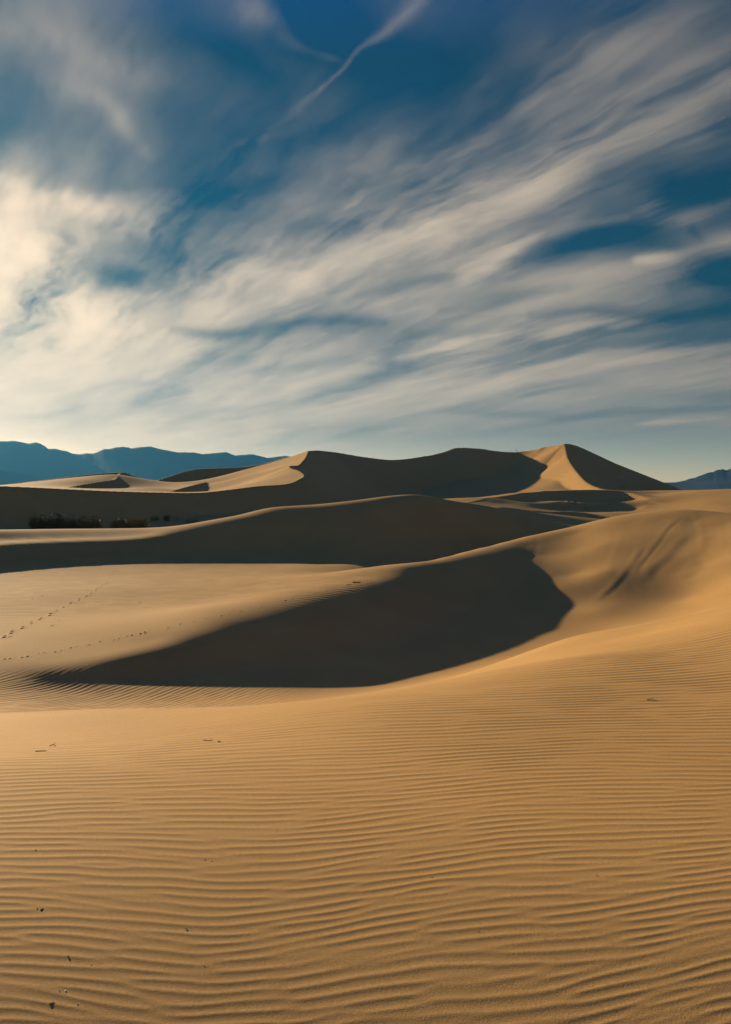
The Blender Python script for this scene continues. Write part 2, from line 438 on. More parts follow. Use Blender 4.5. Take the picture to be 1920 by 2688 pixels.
S7 = 400 / 1624
walk = [(1258, 160), (1240, 186), (1215, 218), (1190, 268), (1165, 292), (1138, 330), (1085, 362), (1035, 396), (980, 432), (930, 466), (850, 502), (765, 542), (690, 580), (605, 622),
        (540, 664), (440, 708), (340, 752), (245, 800), (130, 852), (50, 900)]
track([(x * S7, 1450 + y * S7) for x, y in walk], ((1.2, -2.2), (-1.2, 2.2)), 0.06, 0.024, .4)
lope = [(57, 1140), (122, 1137), (250, 1122), (303, 1111), (418, 1081), (480, 1072), (600, 1062), (658, 1049), (766, 1019), (824, 1010), (927, 994), (956, 990), (1075, 950), (1222, 938), (1275, 926), (1360, 896),
        (1412, 886), (1510, 872), (1556, 860)]
track([(x * S7, 1450 + y * S7) for x, y in lope], ((0, 0),), 0.045, 0.014, .4)
S3 = 960 / 1624
lope2 = [(625, 446), (645, 439), (752, 421), (803, 405), (868, 394), (918, 380), (985, 368), (1022, 357), (1075, 346), (1168, 325), (1272, 300), (1302, 292), (1360, 281), (1402, 267), (1452, 258), (1492, 244)]
track([(x * S3, 1400 + y * S3) for x, y in lope2], ((0, 0),), 0.045, 0.013, .5)
track([(90, 1573), (66, 1562), (112, 1564), (268, 1587), (210, 1518), (262, 1502), (368, 1582), (30, 1672), (160, 1630), (140, 1642), (365, 1521)], ((0, 0),), 0.08, 0.015, 1)
# trampled strip and trail in the hollow under the peak
S6 = 350 / 1624
for _ in range(150):
    x6 = rng.normal(480, 48); y6 = rng.uniform(95, 330)
    x6 += (y6 - 200) * -.12
    x, y, z = land(1400 + x6 * S6, 1270 + y6 * S6)
    press(x, y, rng.uniform(.35, .6), rng.uniform(.05, .11), rng.uniform(.8, 1.3))
for k in range(75):
    t = k / 74.0
    wdt = 16 * (1 - t) + 3
    x, y, z = land(1400 + (620 + 560 * t) * S6 + rng.normal(0, 2), 1270 + (302 - 60 * t - 60 * t * t + rng.normal(0, wdt)) * S6)
    press(x, y, .45, rng.uniform(.12, .22), .9)
# sand slides on the big slip face: a raised tongue beside a shallow gully
def slide(pts, off, wr, hr, wg, hg):
    g = np.array([land(u, v)[:2] for u, v in pts])
    p = spline(g, 90)
    t = np.gradient(p, axis=0); t /= np.linalg.norm(t, axis=1)[:, None]
    x0, x1 = p[:, 0].min() - 3, p[:, 0].max() + 3; y0, y1 = p[:, 1].min() - 3, p[:, 1].max() + 3
    a0, a1 = np.searchsorted(BB, [math.log(y0), math.log(y1)])
    xs = XX[a0:a1]; ys = np.broadcast_to(YY[a0:a1], xs.shape)
    m = (xs > x0) & (xs < x1)
    xm, ym = xs[m], ys[m]
    best = np.full(xm.shape, 1e9); sd = np.zeros(xm.shape); pos = np.zeros(xm.shape)
    for k, ((px, py), (tx, ty)) in enumerate(zip(p, t)):
        d = (xm - px) ** 2 + (ym - py) ** 2
        w = d < best
        best[w] = d[w]; sd[w] = ((xm - px) * ty - (ym - py) * tx)[w]; pos[w] = k / 89
    wob = 1 + 0.15 * np.sin(pos * 9 + 1)
    fade = np.minimum(1, np.minimum(pos, 1 - pos) * 6) * np.where((pos > 0.004) & (pos < 0.996), 1, np.exp(-best * 4))
    h = fade * wob * (hr * np.exp(-((sd + off) / wr) ** 2) - hg * np.exp(-((sd - off) / wg) ** 2))
    zz = ZZ[a0:a1]
    zz[m] += h
S8 = 280 / 1624
def s8(*p): return [(1540 + x * S8, 1350 + y * S8) for x, y in p]
slide(s8((1440, 40), (1250, 220), (1100, 410), (960, 580), (830, 760), (720, 910)), -.16, .24, .007, .17, .0075)
slide(s8((900, 480), (780, 650), (600, 900), (430, 1100), (270, 1250), (170, 1360)), -.15, .28, .012, .22, .006)
slide(s8((1560, 300), (1480, 400), (1340, 560), (1200, 700), (1040, 830), (880, 1080)), -.25, .4, .012, .4, .012)
slide(s8((1760, 700), (1600, 900), (1450, 1010)), -.3, .45, .010, .4, .010)
slide(s8((1900, 300), (1800, 480), (1640, 700)), -.3, .45, .009, .45, .009)
# faint wind and slump streaks straight down that face
A_ = np.searchsorted(BB, [math.log(34), math.log(56)])
xs = XX[A_[0]:A_[1]]; ys = np.broadcast_to(YY[A_[0]:A_[1]], xs.shape)
us_ = xs / ys * F + U0
wst = smooth01(us_, 1330, 1420) * smooth01(ys, 35, 40) * (1 - smooth01(ys, 47, 52))
q = xs * 0.93 - ys * 0.36 + 0.25 * np.sin(ys * 0.5)
st = np.zeros(xs.shape)
for kf, am in ((2.3, .35), (3.7, .3), (6.1, .2), (9.7, .15)):
    st += am * np.sin(q * kf + 1.3 * np.sin(q * .7 + ys * .08) + kf)
ZZ[A_[0]:A_[1]] += 0.006 * st * wst * (0.5 + 0.5 * np.sin(q * 1.1 + ys * .2))

# ------------------------------------------------------------------ sand
def sand_material():
    m = bpy.data.materials.new("sand")
    m.use_nodes = True
    t = m.node_tree; b = t.nodes["Principled BSDF"]
    b.inputs["Roughness"].default_value = 0.9
    b.inputs["Specular IOR Level"].default_value = 0.1
    tc = t.nodes.new("ShaderNodeTexCoord")
    big = t.nodes.new("ShaderNodeTexNoise"); big.inputs["Scale"].default_value = 0.35; big.inputs["Detail"].default_value = 6
    t.links.new(tc.outputs["Object"], big.inputs["Vector"])
    gr = t.nodes.new("ShaderNodeTexNoise"); gr.inputs["Scale"].default_value = 160; gr.inputs["Detail"].default_value = 2
    t.links.new(tc.outputs["Object"], gr.inputs["Vector"])
    r1 = t.nodes.new("ShaderNodeValToRGB")
    r1.color_ramp.elements[0].position = 0.3; r1.color_ramp.elements[0].color = (0.42, 0.252, 0.094, 1)
    r1.color_ramp.elements[1].position = 0.7; r1.color_ramp.elements[1].color = (0.49, 0.295, 0.110, 1)
    t.links.new(big.outputs["Fac"], r1.inputs["Fac"])
    r2 = t.nodes.new("ShaderNodeValToRGB")
    r2.color_ramp.elements[0].position = 0.25; r2.color_ramp.elements[0].color = (0.72, 0.70, 0.66, 1)
    r2.color_ramp.elements[1].position = 0.75; r2.color_ramp.elements[1].color = (1.25, 1.25, 1.25, 1)
    t.links.new(gr.outputs["Fac"], r2.inputs["Fac"])
    mx = t.nodes.new("ShaderNodeMix"); mx.data_type = 'RGBA'; mx.blend_type = 'MULTIPLY'; mx.inputs["Factor"].default_value = 1
    t.links.new(r1.outputs["Color"], mx.inputs["A"]); t.links.new(r2.outputs["Color"], mx.inputs["B"])
    t.links.new(mx.outputs["Result"], b.inputs["Base Color"])
    bn = t.nodes.new("ShaderNodeTexNoise"); bn.inputs["Scale"].default_value = 220; bn.inputs["Detail"].default_value = 3
    t.links.new(tc.outputs["Object"], bn.inputs["Vector"])
    bp = t.nodes.new("ShaderNodeBump"); bp.inputs["Strength"].default_value = 0.5; bp.inputs["Distance"].default_value = 0.0015
    t.links.new(bn.outputs["Fac"], bp.inputs["Height"])
    t.links.new(bp.outputs["Normal"], b.inputs["Normal"])
    return m
SAND = sand_material()

verts = np.stack([XX, np.broadcast_to(YY, XX.shape), ZZ + EYE], -1).reshape(-1, 3)
faces = grid_faces(nr, nc)
# which dune a face belongs to: borders run along the bowl floor and the hidden troughs
ci = np.broadcast_to(UU[None, :-1], (nr - 1, nc - 1)).ravel()
ri = np.broadcast_to(np.exp(BB[:-1])[:, None], (nr - 1, nc - 1)).ravel()
e1u = [-400, 180, 400, 700, 960, 1108, 1250, 1403, 1497, 1600, 1700, 1920, 2200]
e1y = [19, 20, 20, 20, 21, 23, 25.5, 29.5, 33, 34.5, 36, 38, 37]
cra_u = [c[0] for c in CRA]; cra_y = [c[2] for c in CRA]
s1 = np.interp(ci, e1u, e1y)
s2 = np.interp(ci, cra_u, cra_y) * np.interp(ci, [960, 1200], [1.0, 1.25])
s3 = np.interp(ci, crb_u, crb_y) * 1.25
piece = (ri > s1).astype(int) + (ri > s2) + (ri > s3)
piece[(piece == 3) & (ci > 1225) & (ri < np.interp(ci, [1225, 1492, 1610, 1700, 1920], [180, 240, 255, 262, 250]))] = 4
piece[(piece == 3) & ((ci > 830) | ((ci > 400) & (ri > 326)) | (ri > 345))] = 5
INFO = ["rippled golden sand slope in the foreground, fine wavy wind ripples across it",
        "smooth golden sand dune with a large dark shadowed bowl, behind the rippled foreground",
        "long low sand dune, its shadowed near face rising behind the lit flat of sand",
        "shadowed sand dune with a hooked sunlit brink, below the left mountains",
        "small sand hollow marked by trampled footprints at the foot of the peak dune",
        "highest sand dune, with a sharp peak and a dark concave flank"]
def piece_object(k):
    f = faces[piece == k]
    ids, inv = np.unique(f, return_inverse=True)
    o = mesh_object("sand_dune" if k else "sand", verts[ids], inv.reshape(f.shape), SAND)
    return tag(o, INFO[k], "sand" if k == 0 else "sand dune", kind="structure")
for kk in range(6):
    piece_object(kk)

def at(u, y):                     # the sand surface on a bearing at a distance
    x = (u - U0) / F * y
    j = int(np.argmin(np.abs(UU - u))); i = int(np.argmin(np.abs(YY[:, 0] - y)))
    return Vector((x, y, ZZ[i, j] + EYE))
def beyond(u, v, y0):              # the sand seen at picture height v on ground farther than y0
    j = int(np.argmin(np.abs(UU - u))); a0 = int(np.searchsorted(BB, math.log(y0)))
    i = a0 + int(np.argmax(VV[a0:, j] <= v))
    return Vector((XX[i, j], YY[i, 0], ZZ[i, j] + EYE))
def on_sand(u, v):
    x, y, z = land(u, v)
    return Vector((x, y, z + EYE))

# ------------------------------------------------------------------ valley floor to the horizon
def flat_material(name, c1, c2, scale):
    m = bpy.data.materials.new(name); m.use_nodes = True
    t = m.node_tree; b = t.nodes["Principled BSDF"]
    b.inputs["Roughness"].default_value = 0.95; b.inputs["Specular IOR Level"].default_value = 0.1
    tc = t.nodes.new("ShaderNodeTexCoord")
    n = t.nodes.new("ShaderNodeTexNoise"); n.inputs["Scale"].default_value = scale; n.inputs["Detail"].default_value = 8
    t.links.new(tc.outputs["Object"], n.inputs["Vector"])
    r = t.nodes.new("ShaderNodeValToRGB")
    r.color_ramp.elements[0].position = 0.35; r.color_ramp.elements[0].color = (*c1, 1)
    r.color_ramp.elements[1].position = 0.65; r.color_ramp.elements[1].color = (*c2, 1)
    t.links.new(n.outputs["Fac"], r.inputs["Fac"]); t.links.new(r.outputs["Color"], b.inputs["Base Color"])
    return m
gx = np.r_[-17400, -12000, -6000, -3000, -1500, -700, np.arange(-400, 401, 20), 700, 1500, 3000, 6000, 12000, 17400]
gy = np.r_[-17400, -6000, -2000, -500, -100, -30, -10, -4, 0, 1, 1.6, 3, 6, 10, 20, 40, 80, 160, 320, 600, 1200, 3000, 6000, 12000, 17400]
GX, GY = np.meshgrid(gx, gy)
GZ = -0.09 - np.clip(GY - 1.6, 0, 25) * 0.5
ground = mesh_object("ground", np.stack([GX, GY, GZ], -1).reshape(-1, 3), grid_faces(len(gy), len(gx)), SAND)
tag(ground, "flat sandy desert valley floor stretching away to the mountains", "ground", kind="structure")

# ------------------------------------------------------------------ mountains
ROCK = flat_material("mountain_rock", (0.05, 0.06, 0.07), (0.09, 0.10, 0.11), 0.004)
def fractal_tile(seed, n, beta):
    rng = np.random.default_rng(seed)
    ky = np.fft.fftfreq(n)[:, None] * n; kx = np.fft.fftfreq(n)[None] * n
    k = np.sqrt(kx * kx + ky * ky); k[0, 0] = 1
    f = np.fft.fft2(rng.standard_normal((n, n))) * k ** (-beta); f[0, 0] = 0
    t = np.fft.ifft2(f).real
    return t / t.std()
def bil(T, x, y):
    n = T.shape[0]
    x = x % n; y = y % n
    i = x.astype(int) % n; j = y.astype(int) % n
    fx = x - np.floor(x); fy = y - np.floor(y)
    i2 = (i + 1) % n; j2 = (j + 1) % n
    return (T[j, i] * (1 - fx) + T[j, i2] * fx) * (1 - fy) + (T[j2, i] * (1 - fx) + T[j2, i2] * fx) * fy
TA = fractal_tile(11, 1024, 1.22)
TB = fractal_tile(12, 1024, 1.9)
TC = fractal_tile(13, 1024, 1.55)
def soften(T, kc):
    n = T.shape[0]
    ky = np.fft.fftfreq(n)[:, None] * n; kx = np.fft.fftfreq(n)[None] * n
    return np.fft.ifft2(np.fft.fft2(T) * np.exp(-(kx * kx + ky * ky) / (kc * kc))).real
TC1, TC2, TA1 = soften(TC, 190), soften(TC, 60), soften(TA, 130)
def mountain(sky_line, u0, u1, y_foot, y_top, y_back, label, seed):
    us = np.arange(u0, u1 + 1, 2.5)
    sl = np.array(sky_line, float)
    v = np.interp(us, sl[:, 0], sl[:, 1]) + np.interp(us, us[::2], bil(TA, us[::2] * .9 + seed, us[::2] * 0 + 7)) * 0.45
    top = (V0 - v) / F * y_top
    rows = np.r_[np.linspace(0, 1, 40), np.linspace(1.05, 2, 8)]
    U, T = np.meshgrid(us, rows)
    Yd = np.where(T <= 1, y_foot + (y_top - y_foot) * T, y_top + (y_back - y_top) * (T - 1))
    rid = 1 - np.abs(bil(TB, U * 1.1 + T * 40 + seed, T * 170 + U * 0.12 + 3))
    prof = np.where(T <= 1, T ** 1.25, np.clip(2 - T, 0, 1) ** 0.8)
    amp = np.where(T <= 1, 4 * T * (1 - T), 0) * 0.03
    g_ = np.exp(-np.linspace(-2, 2, 81) ** 2); g_ /= g_.sum()
    broad = np.convolve(np.pad(top, 40, mode='edge'), g_, 'valid')
    top = broad[None] + (top - broad)[None] * np.where(T <= 1, T ** 6, 1)
    Zd = np.maximum(top * (prof + amp * (rid - 0.6)), -20) - 25 * (1 - np.minimum(1, prof * 30))
    Xd = (U - U0) / F * Yd
    o = mesh_object("mountain", np.stack([Xd, Yd, Zd + EYE], -1).reshape(-1, 3), grid_faces(len(rows), len(us)), ROCK)
    return tag(o, label, "mountain", kind="structure")
mountain([(-1400, 1200), (-900, 1140), (-600, 1170), (-300, 1150), (-100, 1165), (0, 1158), (17, 1159), (34, 1157), (55, 1160), (74, 1164.5), (94, 1161), (106, 1164.5), (118, 1171), (127, 1178),
          (145, 1177.6), (158, 1181), (177, 1185), (190, 1190.6), (209, 1193), (227, 1190), (244, 1191), (259, 1186), (273, 1179.5), (288, 1179),
          (303, 1175), (323, 1172.6), (337, 1174), (345, 1177), (365, 1174), (394, 1171.4), (426, 1180), (467, 1187), (508, 1187.5), (532, 1192),
          (567, 1189), (594, 1187), (618, 1196), (662, 1192), (703, 1202), (751, 1196), (800, 1206), (900, 1225), (1000, 1250), (1150, 1290), (1250, 1325)],
         -1400, 1250, 9500, 14000, 16500, "long hazy blue mountain range behind the dunes on the sunlit left horizon", 0)
mountain([(-900, 1200), (-600, 1215), (-300, 1205), (-120, 1225), (0, 1232), (60, 1240), (130, 1262), (220, 1268), (330, 1255), (420, 1262), (560, 1272), (700, 1300), (800, 1325)],
         -900, 800, 8000, 10000, 11500, "lower and nearer blue foothills under the left mountain range", 300)
mountain([(1560, 1330), (1640, 1290), (1700, 1271), (1732, 1267), (1775, 1266), (1801, 1261), (1810, 1256.6), (1819, 1255.7), (1826, 1253.6), (1843, 1247), (1856, 1242), (1865, 1239.6),
          (1872, 1240), (1881, 1234.7), (1897, 1232), (1908, 1234.7), (1920, 1230), (1960, 1215), (2050, 1200), (2200, 1150), (2400, 1165), (2700, 1120), (3200, 1160)],
         1560, 3200, 6500, 9500, 11500, "dark blue mountain rising at the right edge behind the peak dune", 600)

# ------------------------------------------------------------------ cirrus layer
def cloud_density(u, v):
    gu = np.arange(0, 1921, 160.0)
    gv = np.array([0, 160, 320, 480, 560, 640, 720, 800, 880, 960, 1040, 1100, 1160, 1220, 1344.0])
    D = np.array([
        [.12, .12, .09, .05, .06, .00, .03, .06, .05, .07, .11, .16, .12],
        [.08, .09, .08, .06, .05, .05, .02, .03, .06, .14, .23, .28, .26],
        [.08, .10, .11, .05, .05, .07, .07, .06, .12, .27, .31, .31, .14],
        [.38, .20, .12, .06, .10, .16, .24, .29, .39, .40, .18, .03, .06],
        [.72, .52, .42, .22, .14, .22, .33, .42, .42, .27, .12, .04, .10],
        [.90, .54, .30, .20, .29, .29, .37, .40, .37, .18, .05, .06, .22],
        [1.1, .80, .22, .33, .36, .36, .36, .32, .30, .31, .33, .30, .06],
        [1.4, 1.1, .64, .48, .44, .40, .31, .32, .30, .33, .31, .14, .09],
        [1.3, 1.1, .80, .44, .42, .37, .26, .36, .33, .41, .41, .20, .18],
        [1.0, .90, .72, .58, .52, .52, .42, .42, .43, .45, .45, .45, .45],
        [.82, .80, .72, .65, .58, .55, .48, .47, .46, .46, .45, .43, .40],
        [.66, .70, .66, .62, .56, .51, .46, .42, .34, .30, .27, .25, .27],
        [.55, .58, .58, .54, .45, .36, .27, .20, .15, .12, .12, .12, .12],
        [.50, .50, .50, .42, .34, .25, .20, .15, .12, .09, .09, .09, .09],
        [.50, .50, .50, .42, .34, .25, .20, .15, .12, .09, .09, .09, .09]])
    # smooth lookup, held at the borders
    j = np.interp(v, gv, np.arange(len(gv))); i = np.interp(u, gu, np.arange(len(gu)))
    def sm(x, n):
        k = np.clip(np.floor(x).astype(int), 0, n - 2); t = x - k
        return k, t * t * (3 - 2 * t)
    ji, jt = sm(j, len(gv)); ii, it = sm(i, len(gu))
    base = (D[ji, ii] * (1 - it) + D[ji, ii + 1] * it) * (1 - jt) + (D[ji + 1, ii] * (1 - it) + D[ji + 1, ii + 1] * it) * jt
    return base

def cloud_field(U, V):
    a = (U - U0) / F
    e = np.maximum((V0 - V) / F, 0.0) + 0.06
    px, py = a / e, 1 / e                     # the flat cloud deck seen from below
    sx, sy = 0.63, -0.77                      # the way the streaks run
    s_ = px * sx + py * sy; t_ = -px * sy + py * sx
    wa = bil(TB, px * 55 + 5, py * 55 + 9)
    wb = bil(TB, px * 55 + 505, py * 55 + 309)
    wc = bil(TC1, px * 230 + 205, py * 230 + 109)
    wd = bil(TC1, px * 230 + 705, py * 230 + 609)
    s2 = s_ + 0.20 * wb + 0.018 * wd
    t2 = t_ + 0.13 * wa + 0.014 * wc
    far_ = smooth01(1 / py, 0.42, 0.14)        # towards the horizon only the broad forms survive
    def mip(x, y): return bil(TC1, x, y) * (1 - far_) + bil(TC2, x, y) * far_
    n1 = mip(s2 * 120, t2 * 560)               # long fibres
    n2 = mip(s2 * 300 + 400, t2 * 560 + 77)
    n3 = bil(TA1, s2 * 190 + 100, t2 * 640 + 477) * (1 - far_)     # finest threads
    patch = smooth01(bil(TB, px * 90 + 805, py * 90 + 77), -1.0, 1.2)
    fib = 0.75 * n1 + (0.25 + 0.5 * patch) * n2 + 0.30 * n3
    near_h = smooth01(V, 780, 1150)
    jx = (38 * wa + 13 * wc) * (1 - .35 * near_h) + 7 * n2
    jy = (18 * wb + 8 * wd) * (1 - .6 * near_h) + 5 * n1
    d = cloud_density(U + jx, V + jy)
    def stroke(pts, w, amp, ragged=0.5, hole=False):
        nonlocal d
        p = spline(pts, 70)
        q_ = np.linspace(0, 1, 70)
        wv = np.interp(q_, np.linspace(0, 1, np.size(w)), np.atleast_1d(w))
        av = np.interp(q_, np.linspace(0, 1, np.size(amp)), np.atleast_1d(amp))
        m_ = 3.2 * wv.max() + 90
        ci = np.where((U[0] > p[:, 0].min() - m_) & (U[0] < p[:, 0].max() + m_))[0]
        ri = np.where((V[:, 0] > p[:, 1].min() - m_) & (V[:, 0] < p[:, 1].max() + m_))[0]
        if not len(ci) or not len(ri): return
        sl = np.s_[ri[0]:ri[-1] + 1, ci[0]:ci[-1] + 1]
        k = min(1.0, wv.mean() / 48.0)
        us = U[sl] + k * (0.5 * jx[sl] + 6 * n2[sl]); vs = V[sl] + k * (0.6 * jy[sl] + 5 * n2[sl] + 2 * n3[sl])
        b = np.full(us.shape, 1e9); al = np.zeros(us.shape)
        for (x, y), ww, aw in zip(p, wv, av):
            q = ((us - x) ** 2 + (vs - y) ** 2) / (ww * ww)
            m = q < b
            b[m] = q[m]; al[m] = aw
        g_ = al * np.exp(-b)
        if hole: d[sl] *= 1 - np.minimum(1.0, 1.15 * g_)
        else: d[sl] += 0.70 * g_ * np.clip(1 + ragged * fib[sl], 0, 2.2)
    X = 1.1823
    S_ = lambda *p: [(x * X, y * X) for x, y in p]
    H = lambda pts, w, amp: stroke(pts, w, amp, 0, True)
    # veils and bands
    stroke(S_((0, 60), (120, 90), (260, 150), (380, 170)), (70, 70, 60, 40), (.03, .05, .05, .02), .9)
    stroke(S_((120, 180), (190, 205), (250, 235), (290, 300), (335, 350)), (46, 40, 30, 26, 14), (.03, .05, .05, .04, .02), .9)
    stroke(S_((560, 10), (610, 50), (650, 90), (720, 120), (770, 135)), (46, 30, 18, 12, 8), (.07, .10, .10, .05, .02))
    stroke(S_((935, 0), (885, 45), (850, 75), (800, 105), (765, 150), (740, 172)), (26, 20, 15, 9, 6, 5), (.06, .10, .12, .11, .10, .08), .9)
    stroke(S_((735, 178), (690, 215), (640, 258), (600, 285), (570, 308), (520, 325), (490, 352)), (5, 8, 13, 15, 14, 10, 8), (.07, .09, .10, .09, .08, .06, .03), 1.0)
    stroke(S_((560, 600), (700, 560), (860, 520), (1010, 470), (1130, 415), (1250, 330), (1400, 250), (1640, 140)), (60, 80, 85, 80, 62, 54, 62, 80), (.04, .10, .16, .20, .32, .42, .38, .32), .5)
    stroke(S_((1130, 435), (1200, 388), (1290, 312), (1400, 252)), (34, 36, 34, 30), (.12, .22, .20, .06), .3)
    stroke(S_((880, 330), (1000, 300), (1150, 220), (1400, 70), (1500, 20)), (70, 70, 70, 70, 60), (.05, .08, .12, .14, .08), .6)
    stroke(S_((820, 520), (930, 500), (1010, 520)), (50, 55, 40), (.06, .12, .06), .5)
    stroke(S_((1040, 610), (1085, 588), (1120, 563), (1160, 540), (1205, 518)), (30, 26, 20, 14, 8), (.22, .36, .36, .28, .10), .35)
    stroke(S_((1180, 528), (1240, 515), (1310, 500), (1390, 482)), (14, 14, 13, 9), (.12, .2, .22, .10), .5)
    stroke(S_((1420, 580), (1470, 580), (1530, 572), (1640, 535)), (14, 18, 20, 26), (.16, .26, .26, .22), .7)
    stroke(S_((1440, 470), (1500, 480), (1560, 460), (1624, 430)), (40, 40, 36, 30), (.12, .14, .14, .10), 1.0)
    stroke(S_((0, 398), (60, 425), (130, 438)), (26, 26, 16), (.22, .2, .06), .6)
    stroke(S_((20, 455), (150, 440), (250, 475), (330, 498), (425, 538)), (22, 30, 30, 26, 14), (.12, .26, .24, .24, .10), .7)
    stroke(S_((0, 535), (60, 560), (110, 585), (160, 640)), (30, 26, 22, 12), (.2, .26, .24, .06), .6)
    stroke(S_((0, 630), (100, 680), (170, 720), (230, 760)), (70, 70, 60, 40), (.10, .14, .12, .06), .5)
    stroke(S_((280, 650), (420, 640), (560, 610), (700, 640)), (34, 40, 40, 30), (.10, .14, .14, .08), .5)
    stroke(S_((880, 790), (960, 772), (1100, 755), (1250, 738), (1420, 700)), (18, 22, 18, 16, 12), (.14, .22, .18, .18, .10), .5)
    stroke(S_((720, 920), (860, 880), (1000, 842), (1200, 806), (1640, 770)), (22, 28, 28, 24, 26), (.06, .12, .14, .14, .14), .5)
    stroke(S_((1420, 942), (1500, 938), (1570, 934), (1660, 938)), (6, 9, 11, 11), (.12, .30, .36, .34), .3)
    stroke(S_((820, 958), (960, 952), (1080, 950)), (8, 9, 8), (.08, .14, .06), .4)
    stroke(S_((0, 815), (50, 803), (105, 788)), (4, 4, 3), (.10, .12, .05), .3)
    # gaps
    H(S_((178, 592), (218, 600), (270, 610), (330, 622)), (34, 46, 36, 24), (.3, .62, .55, .2))
    H(S_((90, 510), (130, 520), (170, 545)), (16, 20, 16), (.2, .4, .2))
    H(S_((240, 540), (330, 560), (440, 590)), (26, 30, 20), (.2, .35, .15))
    H(S_((380, 730), (450, 742), (540, 738), (620, 720), (730, 712), (850, 716)), (14, 19, 17, 15, 19, 14), (.3, .55, .5, .45, .55, .25))
    H(S_((850, 790), (890, 765), (950, 745), (1060, 736)), (24, 26, 18, 10), (.4, .5, .4, .15))
    H(S_((800, 660), (880, 640), (960, 622), (1070, 610)), (14, 20, 20, 12), (.2, .4, .42, .15))
    H(S_((1150, 585), (1230, 556), (1310, 532), (1420, 515), (1500, 495)), (22, 40, 44, 36, 30), (.3, .75, .9, .75, .4))
    H(S_((1490, 632), (1560, 606), (1660, 588)), (30, 52, 62), (.5, .95, .97))
    H(S_((1500, 425), (1560, 420), (1660, 390)), (44, 66, 76), (.4, .85, .8))
    H(S_((1540, 510), (1560, 530)), (16, 14), (.4, .3))
    H(S_((1180, 705), (1300, 690), (1480, 704), (1624, 690)), (12, 16, 22, 24), (.3, .4, .5, .55))
    H(S_((980, 690), (1120, 660), (1260, 640)), (16, 20, 16), (.2, .35, .2))
    H(S_((1100, 830), (1300, 770), (1624, 740)), (14, 18, 22), (.2, .4, .5))
    H(S_((560, 830), (760, 800), (900, 815)), (10, 14, 10), (.15, .25, .15))
    H(S_((1250, 900), (1400, 885), (1640, 872)), (8, 12, 14), (.15, .3, .35))
    H(S_((1000, 915), (1250, 925), (1400, 915), (1640, 905)), (8, 12, 12, 12), (.2, .4, .45, .5))
    H(S_((620, 60), (680, 90), (760, 60)), (50, 60, 60), (.5, .6, .6))
    H(S_((430, 70), (520, 110), (600, 170)), (60, 60, 60), (.4, .5, .4))
    H(S_((880, 120), (1000, 160), (1080, 110)), (70, 80, 70), (.4, .5, .3))
    H(S_((0, 930), (90, 925), (160, 908), (200, 895)), (6, 8, 6, 4), (.2, .3, .25, .1))
    H(S_((200, 860), (300, 850), (420, 870)), (10, 12, 10), (.12, .2, .12))
    d = np.maximum(d - 0.025, 0)
    low = smooth01(V, 820, 1120)
    out = d * (1 + (0.36 * (1 - low) + 0.30 * low) * fib) + 0.055 * (1 - low) * fib * np.sqrt(d)
    out = np.clip(out, 0, None)
    return 0.97 * (1 - np.exp(-1.25 * out ** 1.12))

